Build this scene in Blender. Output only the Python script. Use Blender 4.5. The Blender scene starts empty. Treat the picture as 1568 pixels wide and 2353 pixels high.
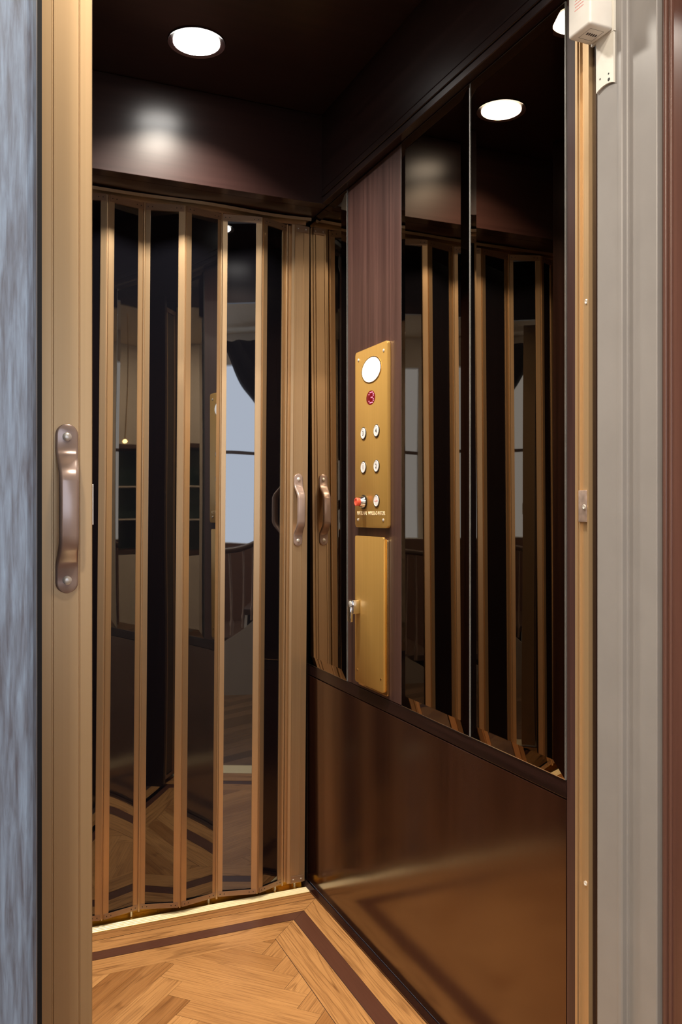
import bpy, bmesh, math, random
from mathutils import Vector, Matrix

random.seed(7)
SC = bpy.context.scene
COL = SC.collection
PI = math.pi
YAW = math.atan(846 / 1955.0)

# ------------------------------------------------------------------ render look
SC.view_settings.view_transform = 'Standard'
SC.view_settings.look = 'None'
SC.view_settings.exposure = 0.0
SC.view_settings.gamma = 1.0
SC.view_settings.use_curve_mapping = False
SC.cycles.max_bounces = 12
SC.cycles.glossy_bounces = 8
SC.cycles.diffuse_bounces = 5
SC.cycles.sample_clamp_indirect = 6.0
SC.cycles.use_denoising = True

# ------------------------------------------------------------------ camera
cd = bpy.data.cameras.new('camera')
cam = bpy.data.objects.new('camera', cd)
COL.objects.link(cam)
cam.location = (0, 0, 1.15)
cam.rotation_euler = (PI / 2, 0, -YAW)
cd.sensor_fit = 'VERTICAL'
cd.sensor_height = 36.0
cd.sensor_width = 24.0
cd.lens = 1955 / 2353.0 * 36.0
cd.clip_start = 0.01
SC.camera = cam


# ================================================================== materials
def new_mat(name):
    m = bpy.data.materials.new(name)
    m.use_nodes = True
    nt = m.node_tree
    b = nt.nodes['Principled BSDF']
    return m, nt, b


def plain(name, col, rough=0.5, metal=0.0, spec=0.5, ior=None, coat=0.0, coat_rough=0.05, var=0.06, vscale=30.0):
    """A painted / cast / metal surface with faint procedural mottling."""
    m, nt, b = new_mat(name)
    b.inputs['Metallic'].default_value = metal
    b.inputs['Specular IOR Level'].default_value = spec
    b.inputs['Coat Weight'].default_value = coat
    b.inputs['Coat Roughness'].default_value = coat_rough
    if ior:
        b.inputs['IOR'].default_value = ior
    tc = nt.nodes.new('ShaderNodeTexCoord')
    n = nt.nodes.new('ShaderNodeTexNoise')
    n.inputs['Scale'].default_value = vscale
    n.inputs['Detail'].default_value = 3
    nt.links.new(tc.outputs['Object'], n.inputs['Vector'])
    r = nt.nodes.new('ShaderNodeValToRGB')
    lo = [c * (1 - var) for c in col]
    hi = [min(1, c * (1 + var)) for c in col]
    r.color_ramp.elements[0].position = 0.35
    r.color_ramp.elements[1].position = 0.65
    r.color_ramp.elements[0].color = (*lo, 1)
    r.color_ramp.elements[1].color = (*hi, 1)
    nt.links.new(n.outputs['Fac'], r.inputs['Fac'])
    nt.links.new(r.outputs['Color'], b.inputs['Base Color'])
    mr = nt.nodes.new('ShaderNodeMapRange')
    mr.inputs['To Min'].default_value = max(0, rough - 0.03 * min(1, rough * 8))
    mr.inputs['To Max'].default_value = min(1, rough + 0.03 * min(1, rough * 8))
    nt.links.new(n.outputs['Fac'], mr.inputs['Value'])
    nt.links.new(mr.outputs['Result'], b.inputs['Roughness'])
    return m


def emit(name, col, strength):
    m, nt, b = new_mat(name)
    b.inputs['Base Color'].default_value = (*[min(1, c) for c in col], 1)
    b.inputs['Emission Color'].default_value = (*col, 1)
    b.inputs['Emission Strength'].default_value = strength
    return m


def streaked(name, c1, c2, axis='z', rough=0.3, metal=0.0, fine=90.0, long=2.0, coat=0.0, coat_rough=0.06, spec=0.5, rough2=None, bump=0.0, contrast=(0.3, 0.7)):
    """Grain or brushing that runs along one axis of the piece."""
    m, nt, b = new_mat(name)
    tc = nt.nodes.new('ShaderNodeTexCoord')
    mp = nt.nodes.new('ShaderNodeMapping')
    sc = {'x': (long, fine, fine), 'y': (fine, long, fine), 'z': (fine, fine, long)}[axis]
    mp.inputs['Scale'].default_value = sc
    nt.links.new(tc.outputs['Object'], mp.inputs['Vector'])
    n = nt.nodes.new('ShaderNodeTexNoise')
    n.inputs['Scale'].default_value = 1.0
    n.inputs['Detail'].default_value = 6
    n.inputs['Roughness'].default_value = 0.6
    n.inputs['Distortion'].default_value = 0.3
    nt.links.new(mp.outputs['Vector'], n.inputs['Vector'])
    r = nt.nodes.new('ShaderNodeValToRGB')
    r.color_ramp.elements[0].position = contrast[0]
    r.color_ramp.elements[1].position = contrast[1]
    r.color_ramp.elements[0].color = (*c1, 1)
    r.color_ramp.elements[1].color = (*c2, 1)
    nt.links.new(n.outputs['Fac'], r.inputs['Fac'])
    nt.links.new(r.outputs['Color'], b.inputs['Base Color'])
    mr = nt.nodes.new('ShaderNodeMapRange')
    mr.inputs['To Min'].default_value = rough
    mr.inputs['To Max'].default_value = rough2 if rough2 is not None else rough * 1.15
    nt.links.new(n.outputs['Fac'], mr.inputs['Value'])
    nt.links.new(mr.outputs['Result'], b.inputs['Roughness'])
    b.inputs['Metallic'].default_value = metal
    b.inputs['Specular IOR Level'].default_value = spec
    b.inputs['Coat Weight'].default_value = coat
    b.inputs['Coat Roughness'].default_value = coat_rough
    if bump:
        bp = nt.nodes.new('ShaderNodeBump')
        bp.inputs['Strength'].default_value = bump
        bp.inputs['Distance'].default_value = 0.0004
        nt.links.new(n.outputs['Fac'], bp.inputs['Height'])
        nt.links.new(bp.outputs['Normal'], b.inputs['Normal'])
    return m


def oak_mat(name, base_lo, base_hi, line_col, rough=0.3, tint=1.0):
    """Oak boards: UV runs along the board in metres, vertex colour holds a random per board."""
    m, nt, b = new_mat(name)
    L = nt.links
    uv = nt.nodes.new('ShaderNodeUVMap')
    uv.uv_map = 'grain'
    va = nt.nodes.new('ShaderNodeAttribute')
    va.attribute_name = 'board'
    # broad cathedral figure : contour lines of a long stretched noise
    m1 = nt.nodes.new('ShaderNodeMapping')
    m1.inputs['Scale'].default_value = (1.3, 13, 1)
    L.new(uv.outputs['UV'], m1.inputs['Vector'])
    n1 = nt.nodes.new('ShaderNodeTexNoise')
    n1.inputs['Scale'].default_value = 1
    n1.inputs['Detail'].default_value = 1.5
    L.new(m1.outputs['Vector'], n1.inputs['Vector'])
    mu = nt.nodes.new('ShaderNodeMath'); mu.operation = 'MULTIPLY'; mu.inputs[1].default_value = 62
    L.new(n1.outputs['Fac'], mu.inputs[0])
    si = nt.nodes.new('ShaderNodeMath'); si.operation = 'SINE'
    L.new(mu.outputs[0], si.inputs[0])
    r1 = nt.nodes.new('ShaderNodeMapRange')
    r1.inputs['From Min'].default_value = 0.72
    r1.inputs['From Max'].default_value = 1.0
    L.new(si.outputs[0], r1.inputs['Value'])
    # fine pores
    m2 = nt.nodes.new('ShaderNodeMapping')
    m2.inputs['Scale'].default_value = (7, 260, 1)
    L.new(uv.outputs['UV'], m2.inputs['Vector'])
    n2 = nt.nodes.new('ShaderNodeTexNoise')
    n2.inputs['Scale'].default_value = 1
    n2.inputs['Detail'].default_value = 4
    n2.inputs['Roughness'].default_value = 0.65
    L.new(m2.outputs['Vector'], n2.inputs['Vector'])
    # body tone
    m3 = nt.nodes.new('ShaderNodeMapping')
    m3.inputs['Scale'].default_value = (3, 40, 1)
    L.new(uv.outputs['UV'], m3.inputs['Vector'])
    n3 = nt.nodes.new('ShaderNodeTexNoise')
    n3.inputs['Scale'].default_value = 1
    n3.inputs['Detail'].default_value = 3
    L.new(m3.outputs['Vector'], n3.inputs['Vector'])
    ad = nt.nodes.new('ShaderNodeMath'); ad.operation = 'MULTIPLY_ADD'
    ad.inputs[1].default_value = 0.45
    L.new(n3.outputs['Fac'], ad.inputs[0])
    vs = nt.nodes.new('ShaderNodeSeparateColor')
    L.new(va.outputs['Color'], vs.inputs['Color'])
    sc = nt.nodes.new('ShaderNodeMath'); sc.operation = 'MULTIPLY'; sc.inputs[1].default_value = 0.72
    L.new(vs.outputs['Red'], sc.inputs[0])
    L.new(sc.outputs[0], ad.inputs[2])
    ra = nt.nodes.new('ShaderNodeValToRGB')
    ra.color_ramp.elements[0].position = 0.2
    ra.color_ramp.elements[1].position = 0.8
    ra.color_ramp.elements[0].color = (*base_lo, 1)
    ra.color_ramp.elements[1].color = (*base_hi, 1)
    L.new(ad.outputs[0], ra.inputs['Fac'])
    pr = nt.nodes.new('ShaderNodeMapRange')
    pr.inputs['From Min'].default_value = 0.46
    pr.inputs['From Max'].default_value = 0.66
    pr.inputs['To Max'].default_value = 0.9
    L.new(n2.outputs['Fac'], pr.inputs['Value'])
    fi = nt.nodes.new('ShaderNodeMath'); fi.operation = 'MULTIPLY'
    # figure strength differs from board to board (green channel)
    L.new(r1.outputs['Result'], fi.inputs[0])
    L.new(vs.outputs['Green'], fi.inputs[1])
    f2 = nt.nodes.new('ShaderNodeMath'); f2.operation = 'MULTIPLY_ADD'
    f2.inputs[1].default_value = 0.55
    L.new(pr.outputs['Result'], f2.inputs[0])
    L.new(fi.outputs[0], f2.inputs[2])
    f2.use_clamp = True
    mx = nt.nodes.new('ShaderNodeMix'); mx.data_type = 'RGBA'
    L.new(f2.outputs[0], mx.inputs['Factor'])
    L.new(ra.outputs['Color'], mx.inputs['A'])
    mx.inputs['B'].default_value = (*line_col, 1)
    # blue channel: 1 = dark walnut strip
    m4 = nt.nodes.new('ShaderNodeMix'); m4.data_type = 'RGBA'
    L.new(vs.outputs['Blue'], m4.inputs['Factor'])
    L.new(mx.outputs['Result'], m4.inputs['A'])
    m5 = nt.nodes.new('ShaderNodeMix'); m5.data_type = 'RGBA'
    L.new(n2.outputs['Fac'], m5.inputs['Factor'])
    m5.inputs['A'].default_value = (0.070, 0.024, 0.014, 1)
    m5.inputs['B'].default_value = (0.125, 0.047, 0.027, 1)
    L.new(m5.outputs['Result'], m4.inputs['B'])
    L.new(m4.outputs['Result'], b.inputs['Base Color'])
    b.inputs['Roughness'].default_value = rough
    b.inputs['Specular IOR Level'].default_value = 0.4
    bp = nt.nodes.new('ShaderNodeBump')
    bp.inputs['Strength'].default_value = 0.15
    bp.inputs['Distance'].default_value = 0.0005
    bp.invert = True
    L.new(f2.outputs[0], bp.inputs['Height'])
    L.new(bp.outputs['Normal'], b.inputs['Normal'])
    return m


def pane_mat(name):
    """Smoked acrylic, nearly opaque, faintly wavy."""
    m, nt, b = new_mat(name)
    b.inputs['Base Color'].default_value = (0.004, 0.004, 0.006, 1)
    b.inputs['Roughness'].default_value = 0.015
    b.inputs['IOR'].default_value = 2.4
    tc = nt.nodes.new('ShaderNodeTexCoord')
    mp = nt.nodes.new('ShaderNodeMapping')
    mp.inputs['Scale'].default_value = (9, 9, 1.6)
    nt.links.new(tc.outputs['Object'], mp.inputs['Vector'])
    n = nt.nodes.new('ShaderNodeTexNoise')
    n.inputs['Scale'].default_value = 1
    n.inputs['Detail'].default_value = 0
    nt.links.new(mp.outputs['Vector'], n.inputs['Vector'])
    bp = nt.nodes.new('ShaderNodeBump')
    bp.inputs['Strength'].default_value = 0.25
    bp.inputs['Distance'].default_value = 0.002
    nt.links.new(n.outputs['Fac'], bp.inputs['Height'])
    nt.links.new(bp.outputs['Normal'], b.inputs['Normal'])
    return m


M = {}
MAH1, MAH2 = (0.012, 0.0052, 0.0047), (0.026, 0.0112, 0.0098)
M['mah_z'] = streaked('mahogany_vertical', MAH1, MAH2, 'z', rough=0.20, fine=70, long=1.2, rough2=0.27)
M['mah_y'] = streaked('mahogany_along', MAH1, MAH2, 'y', rough=0.22, fine=70, long=1.2, rough2=0.28)
M['mah_x'] = streaked('mahogany_across', (0.017, 0.0072, 0.0066), (0.027, 0.0120, 0.0106), 'x', rough=0.27, fine=60, long=1.2, rough2=0.285)
M['mah_wain'] = streaked('mahogany_wainscot', (0.018, 0.0062, 0.0040), (0.031, 0.0106, 0.0064), 'z', rough=0.14, fine=60, long=1.0, rough2=0.18)
M['mah_wain'].node_tree.nodes['Principled BSDF'].inputs['IOR'].default_value = 2.35
M['mah_wain'].node_tree.nodes['Principled BSDF'].inputs['Specular Tint'].default_value = (1.0, 0.80, 0.66, 1)
M['stile'] = streaked('mahogany_stile', (0.028, 0.0125, 0.0115), (0.085, 0.042, 0.036), 'z', rough=0.30, fine=55, long=1.0, rough2=0.38)
M['door'] = streaked('mahogany_door', (0.095, 0.042, 0.032), (0.15, 0.072, 0.056), 'z', rough=0.22, fine=40, long=0.6, rough2=0.26)
M['frame_wood'] = streaked('blue_sheen_casing', (0.085, 0.092, 0.13), (0.22, 0.31, 0.47), 'z', rough=0.33, fine=170, long=14.0, rough2=0.45, contrast=(0.30, 0.74), coat=0.3, coat_rough=0.3)  # bluish daylight sheen is put into the streak colours
M['bronze'] = streaked('bronze_anodised', (0.53, 0.365, 0.21), (0.57, 0.395, 0.23), 'z', rough=0.31, metal=0.82, fine=160, long=0.6, rough2=0.40)
M['bronze_dark'] = streaked('bronze_end_rail', (0.36, 0.235, 0.15), (0.42, 0.28, 0.18), 'x', rough=0.34, metal=0.7, fine=120, long=1, rough2=0.4)
M['bronze_post'] = streaked('bronze_post', (0.56, 0.385, 0.21), (0.60, 0.415, 0.23), 'z', rough=0.36, metal=0.55, fine=200, long=0.5, rough2=0.42)
M['handle'] = plain('handle_enamel', (0.40, 0.30, 0.265), rough=0.25, metal=0.4, var=0.05, coat=0.4, coat_rough=0.12)
M['chrome'] = plain('bright_steel', (0.86, 0.84, 0.80), rough=0.35, metal=0.55)
M['lockchrome'] = plain('lock_chrome', (0.75, 0.76, 0.78), rough=0.08, metal=1.0)
M['brass'] = streaked('brushed_brass', (0.66, 0.39, 0.105), (0.73, 0.445, 0.13), 'z', rough=0.32, metal=0.6, fine=260, long=2.0, rough2=0.38)
M['brass_edge'] = plain('polished_brass_edge', (0.85, 0.62, 0.30), rough=0.2, metal=1.0)
M['brass_sill'] = streaked('brass_sill', (0.94, 0.78, 0.46), (0.98, 0.86, 0.56), 'x', rough=0.30, metal=0.2, fine=200, long=2, rough2=0.36)
M['brass_plate'] = plain('gold_brass_plate', (0.90, 0.58, 0.13), rough=0.28, metal=1.0)
M['mirror'] = plain('bronze_tint_mirror', (0.40, 0.31, 0.215), rough=0.0, metal=1.0, var=0.0)
M['mirror_edge'] = plain('mirror_edge', (0.62, 0.62, 0.60), rough=0.25, metal=0.8)
M['pane'] = pane_mat('smoked_acrylic')
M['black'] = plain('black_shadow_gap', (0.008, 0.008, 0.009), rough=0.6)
M['black_plastic'] = plain('black_plastic', (0.015, 0.015, 0.016), rough=0.25)
M['white_btn'] = plain('white_button', (0.80, 0.78, 0.78), rough=0.3, var=0.02)
M['ink'] = plain('dark_ink', (0.05, 0.05, 0.06), rough=0.5)
M['red'] = plain('red_button', (0.80, 0.11, 0.06), rough=0.35)
M['cream'] = plain('cream_lettering', (0.92, 0.80, 0.55), rough=0.4)
M['redink'] = plain('red_ink', (0.80, 0.33, 0.31), rough=0.6)
M['redglass'] = plain('red_display_lens', (0.16, 0.004, 0.012), rough=0.15)
M['led'] = emit('red_led', (1.0, 0.22, 0.35), 3.0)
M['lens_op'] = emit('panel_lamp', (0.96, 0.97, 1.0), 1.6)
M['lens'] = emit('downlight_lens', (1.0, 0.96, 0.90), 24.0)
M['white'] = plain('white_housing', (0.92, 0.91, 0.88), rough=0.32, var=0.02)
M['white_bracket'] = plain('white_bracket', (0.80, 0.78, 0.72), rough=0.4, var=0.03)
M['grey'] = plain('grey_jamb_paint', (0.285, 0.272, 0.268), rough=0.34, var=0.03, vscale=12)
M['keeper'] = plain('worn_keeper_plate', (0.50, 0.385, 0.33), rough=0.35, metal=0.5, var=0.2, vscale=60)
M['hall_white'] = plain('hall_white_paint', (0.80, 0.79, 0.78), rough=0.6, var=0.01)
M['hall_cream'] = plain('hall_ceiling_paint', (0.80, 0.72, 0.58), rough=0.7, var=0.01)
M['stair_grey'] = plain('stair_side_paint', (0.42, 0.38, 0.34), rough=0.5, var=0.02)
M['stair_dark'] = plain('stair_dark_wood', (0.10, 0.06, 0.045), rough=0.3)
M['stair_brown'] = plain('stair_panel_wood', (0.13, 0.065, 0.045), rough=0.35)
M['curtain'] = plain('charcoal_curtain_cloth', (0.016, 0.016, 0.018), rough=0.85)
M['glass_green'] = plain('green_glazed_back', (0.05, 0.10, 0.09), rough=0.2)
M['sky'] = emit('daylight_sky', (0.80, 0.86, 1.0), 4.0)
M['bulb'] = emit('warm_bulb', (1.0, 0.72, 0.36), 40.0)
M['oak'] = oak_mat('oak_boards', (0.30, 0.125, 0.036), (0.56, 0.285, 0.102), (0.14, 0.050, 0.013), rough=0.36)
M['oak_hall'] = oak_mat('oak_hall_boards', (0.10, 0.055, 0.03), (0.21, 0.12, 0.065), (0.06, 0.03, 0.015), rough=0.22)
M['subfloor'] = plain('dark_subfloor', (0.05, 0.022, 0.012), rough=0.7)


# ================================================================== mesh helpers
class MB:
    def __init__(self):
        self.bm = bmesh.new()

    def box(self, x0, x1, y0, y1, z0, z1, bevel=0.0, seg=2):
        b = bmesh.new()
        vs = [b.verts.new((x, y, z)) for x in (x0, x1) for y in (y0, y1) for z in (z0, z1)]
        q = lambda *i: b.faces.new([vs[k] for k in i])
        q(0, 1, 3, 2); q(4, 6, 7, 5); q(0, 4, 5, 1); q(2, 3, 7, 6); q(0, 2, 6, 4); q(1, 5, 7, 3)
        if bevel:
            bmesh.ops.bevel(b, geom=b.edges[:], offset=bevel, segments=seg, affect='EDGES', profile=0.5)
        self.merge(b)
        return self

    def merge(self, b):
        me = bpy.data.meshes.new('tmp')
        bmesh.ops.recalc_face_normals(b, faces=b.faces[:])
        b.to_mesh(me)
        b.free()
        self.bm.from_mesh(me)
        bpy.data.meshes.remove(me)

    def prism(self, pts, axis, a0, a1, bevel=0.0, seg=2):
        """Extrude a 2D outline. axis 'z': pts are (x,y); 'x': (y,z); 'y': (x,z)."""
        b = bmesh.new()

        def P(p, a):
            if axis == 'z':
                return (p[0], p[1], a)
            if axis == 'x':
                return (a, p[0], p[1])
            return (p[0], a, p[1])
        lo = [b.verts.new(P(p, a0)) for p in pts]
        hi = [b.verts.new(P(p, a1)) for p in pts]
        b.faces.new(lo[::-1])
        b.faces.new(hi)
        n = len(pts)
        for i in range(n):
            b.faces.new((lo[i], lo[(i + 1) % n], hi[(i + 1) % n], hi[i]))
        if bevel:
            es = [e for f in b.faces[:2] for e in f.edges]
            bmesh.ops.bevel(b, geom=list(set(es)), offset=bevel, segments=seg, affect='EDGES', profile=0.5)
        self.merge(b)
        return self

    def lathe(self, prof, centre, axis, n=32, sy=1.0, sz=1.0):
        """Profile list of (radius, height along axis direction vector)."""
        b = bmesh.new()
        ax = Vector(axis).normalized()
        u = ax.orthogonal().normalized()
        if abs(ax.x) > 0.9:
            u = Vector((0, 1, 0))
        if abs(ax.z) > 0.9:
            u = Vector((1, 0, 0))
        v = ax.cross(u)
        c = Vector(centre)
        rings = []
        for r, h in prof:
            if r < 1e-7:
                rings.append([b.verts.new(c + ax * h)])
            else:
                rings.append([b.verts.new(c + ax * h + u * (r * sy * math.cos(2 * PI * k / n)) + v * (r * sz * math.sin(2 * PI * k / n))) for k in range(n)])
        for a, d in zip(rings, rings[1:]):
            for k in range(n):
                k2 = (k + 1) % n
                if len(a) == 1 and len(d) == 1:
                    continue
                if len(a) == 1:
                    b.faces.new((a[0], d[k], d[k2]))
                elif len(d) == 1:
                    b.faces.new((a[k], a[k2], d[0]))
                else:
                    b.faces.new((a[k], a[k2], d[k2], d[k]))
        if len(rings[0]) > 1:
            b.faces.new(rings[0])
        if len(rings[-1]) > 1:
            b.faces.new(rings[-1])
        self.merge(b)
        return self

    def tube(self, pts, r, n=10):
        b = bmesh.new()
        pts = [Vector(p) for p in pts]
        rings = []
        for i, p in enumerate(pts):
            t = (pts[min(i + 1, len(pts) - 1)] - pts[max(i - 1, 0)]).normalized()
            ref = Vector((0, 0, 1)) if abs(t.z) < 0.9 else Vector((1, 0, 0))
            u = t.cross(ref).normalized()
            v = t.cross(u)
            rings.append([b.verts.new(p + (u * math.cos(2 * PI * k / n) + v * math.sin(2 * PI * k / n)) * r) for k in range(n)])
        for a, d in zip(rings, rings[1:]):
            for k in range(n):
                b.faces.new((a[k], a[(k + 1) % n], d[(k + 1) % n], d[k]))
        b.faces.new(rings[0]); b.faces.new(rings[-1])
        self.merge(b)
        return self

    def quad(self, *pts):
        vs = [self.bm.verts.new(p) for p in pts]
        self.bm.faces.new(vs)
        return self

    def build(self, name, mat, parent=None, smooth=False, angle=35):
        me = bpy.data.meshes.new(name)
        self.bm.to_mesh(me)
        self.bm.free()
        me.materials.append(mat)
        if smooth:
            me.polygons.foreach_set('use_smooth', [True] * len(me.polygons))
            me.set_sharp_from_angle(angle=math.radians(angle))
        o = bpy.data.objects.new(name, me)
        COL.objects.link(o)
        if parent is not None:
            adopt(o, parent)
        return o


ORG = {}


def adopt(o, parent):
    o.parent = parent
    loc = Vector((0, 0, 0))
    p = parent
    while p is not None:
        if p.name in ORG:
            loc = ORG[p.name]
            break
        p = p.parent
    if parent.name in ORG:
        o.matrix_parent_inverse = Matrix.Translation(-ORG[parent.name])


def thing(name, label, cat, loc, group=None):
    o = bpy.data.objects.new(name, None)
    o.empty_display_size = 0.05
    COL.objects.link(o)
    o.location = loc
    ORG[o.name] = Vector(loc)
    o['label'] = label
    o['category'] = cat
    if group:
        o['group'] = group
    return o


def tag(o, label, cat, group=None):
    o['label'] = label
    o['category'] = cat
    if group:
        o['group'] = group
    return o


def struct(o):
    o['kind'] = 'structure'
    return o


def rrect(w0, w1, h0, h1, r, n=6):
    pts = []
    for cx, cy, a in ((w1 - r, h1 - r, 0), (w0 + r, h1 - r, 90), (w0 + r, h0 + r, 180), (w1 - r, h0 + r, 270)):
        for k in range(n + 1):
            t = math.radians(a + 90 * k / n)
            pts.append((cx + r * math.cos(t), cy + r * math.sin(t)))
    return pts


def text_mesh(name, body, size, mat, parent, origin, xdir, ydir, extrude=0.0004, width=None, align='CENTER'):
    cu = bpy.data.curves.new(name + '_outline', 'FONT')
    cu.body = body
    cu.size = size
    cu.align_x = align
    cu.align_y = 'CENTER'
    cu.extrude = extrude
    cu.resolution_u = 3
    t = bpy.data.objects.new(name + '_outline', cu)
    COL.objects.link(t)
    dg = bpy.context.evaluated_depsgraph_get()
    me = bpy.data.meshes.new_from_object(t.evaluated_get(dg))
    bpy.data.objects.remove(t)
    bpy.data.curves.remove(cu)
    xs = [v.co.x for v in me.vertices]
    k = 1.0
    if width:
        k = width / (max(xs) - min(xs))
    X = Vector(xdir); Y = Vector(ydir); Z = X.cross(Y)
    O = Vector(origin)
    for v in me.vertices:
        v.co = O + X * (v.co.x * k) + Y * v.co.y + Z * v.co.z
    me.name = name
    me.materials.clear()
    me.materials.append(mat)
    o = bpy.data.objects.new(name, me)
    COL.objects.link(o)
    adopt(o, parent)
    return o


# ================================================================== parquet
def clip_poly(poly, x0, x1, y0, y1):
    def cut(p, inside, inter):
        out = []
        for i in range(len(p)):
            a, b = p[i - 1], p[i]
            ia, ib = inside(a), inside(b)
            if ib:
                if not ia:
                    out.append(inter(a, b))
                out.append(b)
            elif ia:
                out.append(inter(a, b))
        return out

    def ix(v):
        return lambda a, b: (v, a[1] + (b[1] - a[1]) * (v - a[0]) / (b[0] - a[0]))

    def iy(v):
        return lambda a, b: (a[0] + (b[0] - a[0]) * (v - a[1]) / (b[1] - a[1]), v)
    for ins, it in ((lambda q: q[0] >= x0, ix(x0)), (lambda q: q[0] <= x1, ix(x1)), (lambda q: q[1] >= y0, iy(y0)), (lambda q: q[1] <= y1, iy(y1))):
        if not poly:
            break
        poly = cut(poly, ins, it)
    return poly


class Boards:
    def __init__(self):
        self.verts, self.faces, self.uvs, self.cols = [], [], [], []

    def add(self, poly, dirv, figure=0.5, dark=0.0, tone=None, gap=0.0006, z=0.0):
        if len(poly) < 3:
            return
        area = 0
        for i in range(len(poly)):
            a, b = poly[i - 1], poly[i]
            area += a[0] * b[1] - b[0] * a[1]
        if abs(area) < 2e-5:
            return
        if area < 0:
            poly = poly[::-1]
        cx = sum(p[0] for p in poly) / len(poly)
        cy = sum(p[1] for p in poly) / len(poly)
        d = Vector(dirv).normalized()
        pr = Vector((-d.y, d.x))
        ou, ov = random.uniform(0, 40), random.uniform(0, 40)
        tone = random.random() if tone is None else tone
        b = len(self.verts)
        out = []
        for p in poly:
            r = math.hypot(p[0] - cx, p[1] - cy) or 1
            q = (p[0] + (cx - p[0]) * gap / r, p[1] + (cy - p[1]) * gap / r)
            out.append(q)
            self.verts.append((q[0], q[1], z))
        self.faces.append(list(range(b, b + len(poly))))
        self.uvs.append([((q[0] * d.x + q[1] * d.y) + ou, (q[0] * pr.x + q[1] * pr.y) + ov) for q in out])
        self.cols.append((tone, figure, dark, 1))

    def build(self, name, mat, sub=None, slab=None):
        verts, faces = list(self.verts), list(self.faces)
        nb = len(faces)
        if slab:
            x0, x1, y0, y1, zt, zb = slab
            s = len(verts)
            verts += [(x0, y0, zt), (x1, y0, zt), (x1, y1, zt), (x0, y1, zt), (x0, y0, zb), (x1, y0, zb), (x1, y1, zb), (x0, y1, zb)]
            faces += [[s, s + 1, s + 2, s + 3], [s + 4, s + 7, s + 6, s + 5], [s, s + 4, s + 5, s + 1], [s + 1, s + 5, s + 6, s + 2], [s + 2, s + 6, s + 7, s + 3], [s + 3, s + 7, s + 4, s]]
        me = bpy.data.meshes.new(name)
        me.from_pydata(verts, [], faces)
        me.materials.append(mat)
        if sub:
            me.materials.append(sub)
        me.uv_layers.new(name='grain')
        me.color_attributes.new('board', 'FLOAT_COLOR', 'CORNER')
        uvl, ca = me.uv_layers['grain'], me.color_attributes['board']
        for i, p in enumerate(me.polygons):
            if i >= nb:
                p.material_index = 1
                continue
            for k, li in enumerate(p.loop_indices):
                uvl.data[li].uv = self.uvs[i][k]
                ca.data[li].color = self.cols[i]
        o = bpy.data.objects.new(name, me)
        COL.objects.link(o)
        return o


def herringbone(B, x0, x1, y0, y1, w, k, vx, vy, flip=-1):
    """Herringbone of w x (k w) boards at 45 degrees, a V line at X = vx."""
    L = k * w
    r2 = math.sqrt(0.5)
    R = int(max(x1 - x0, y1 - y0) / w * 1.5) + 8
    for m in range(-int(R / k) - 3, int(R / k) + 4):
        for i in range(-R, R):
            for kind in (0, 1):
                a0 = i * w + m * 2 * L
                b0 = i * w
                if kind == 0:
                    q = [(a0, b0), (a0 + L, b0), (a0 + L, b0 + w), (a0, b0 + w)]
                    dr = (r2, r2)
                else:
                    q = [(a0, b0 + w), (a0 + w, b0 + w), (a0 + w, b0 + w + L), (a0, b0 + w + L)]
                    dr = (-r2, r2)
                poly = [((a - b) * r2 + vx, flip * (a + b) * r2 + vy) for a, b in q]
                if max(p[0] for p in poly) < x0 or min(p[0] for p in poly) > x1 or max(p[1] for p in poly) < y0 or min(p[1] for p in poly) > y1:
                    continue
                poly = clip_poly(poly, x0, x1, y0, y1)
                B.add(poly, (dr[0], flip * dr[1]), figure=random.choice((0.0, 0.05, 0.15, 0.3)))


W = 0.9565          # right wall plane
X0 = 0.0            # left wall plane
YB, YF = 2.40, 1.19  # back and front edge of the cab floor
CEIL = 2.307

# cab floor : herringbone field, inner board, dark strip, outer board
B = Boards()
herringbone(B, 0.185, 0.7476, 1.42, 2.175, 0.062, 6, 0.470, 2.155)


def ring(x0, x1, y0, y1, t, **kw):
    """mitred frame of boards, outer rectangle given, width t inwards"""
    i0, i1, j0, j1 = x0 + t, x1 - t, y0 + t, y1 - t
    B.add([(x0, y1), (x1, y1), (i1, j1), (i0, j1)], (1, 0), **kw)
    B.add([(x0, y0), (x1, y0), (i1, j0), (i0, j0)], (1, 0), **kw)
    B.add([(x1, y0), (x1, y1), (i1, j1), (i1, j0)], (0, 1), **kw)
    B.add([(x0, y0), (x0, y1), (i0, j1), (i0, j0)], (0, 1), **kw)


ring(0.105, 0.830, 1.34, 2.255, 0.081, figure=0.4, tone=0.6)
ring(0.060, 0.876, 1.295, 2.297, 0.044, dark=1.0)
ring(0.020, 0.936, 1.24, 2.355, 0.059, figure=0.4, tone=0.62)
B.add([(0.02, 2.357), (0.936, 2.357), (0.936, 2.384), (0.02, 2.384)], (1, 0), figure=0.4, tone=0.3)
B.add([(0.02, 2.385), (0.936, 2.385), (0.936, 2.3985), (0.02, 2.3985)], (1, 0), figure=0.0, tone=0.0)
B.add([(0.02, 1.19), (0.936, 1.19), (0.936, 1.238), (0.02, 1.238)], (1, 0), figure=0.4, tone=0.5)
floor = struct(B.build('floor', M['oak'], M['subfloor'], slab=(X0, W, 1.19, 2.54, -0.0008, -0.05)))

# ================================================================== right wall
wall_right = struct(MB().box(W + 0.006, W + 0.05, 1.135, 2.56, -0.05, 2.36).build('wall_right', M['mah_z']))


def part(mb, name, mat, parent, smooth=False):
    return mb.build(name, mat, parent, smooth)


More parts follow.
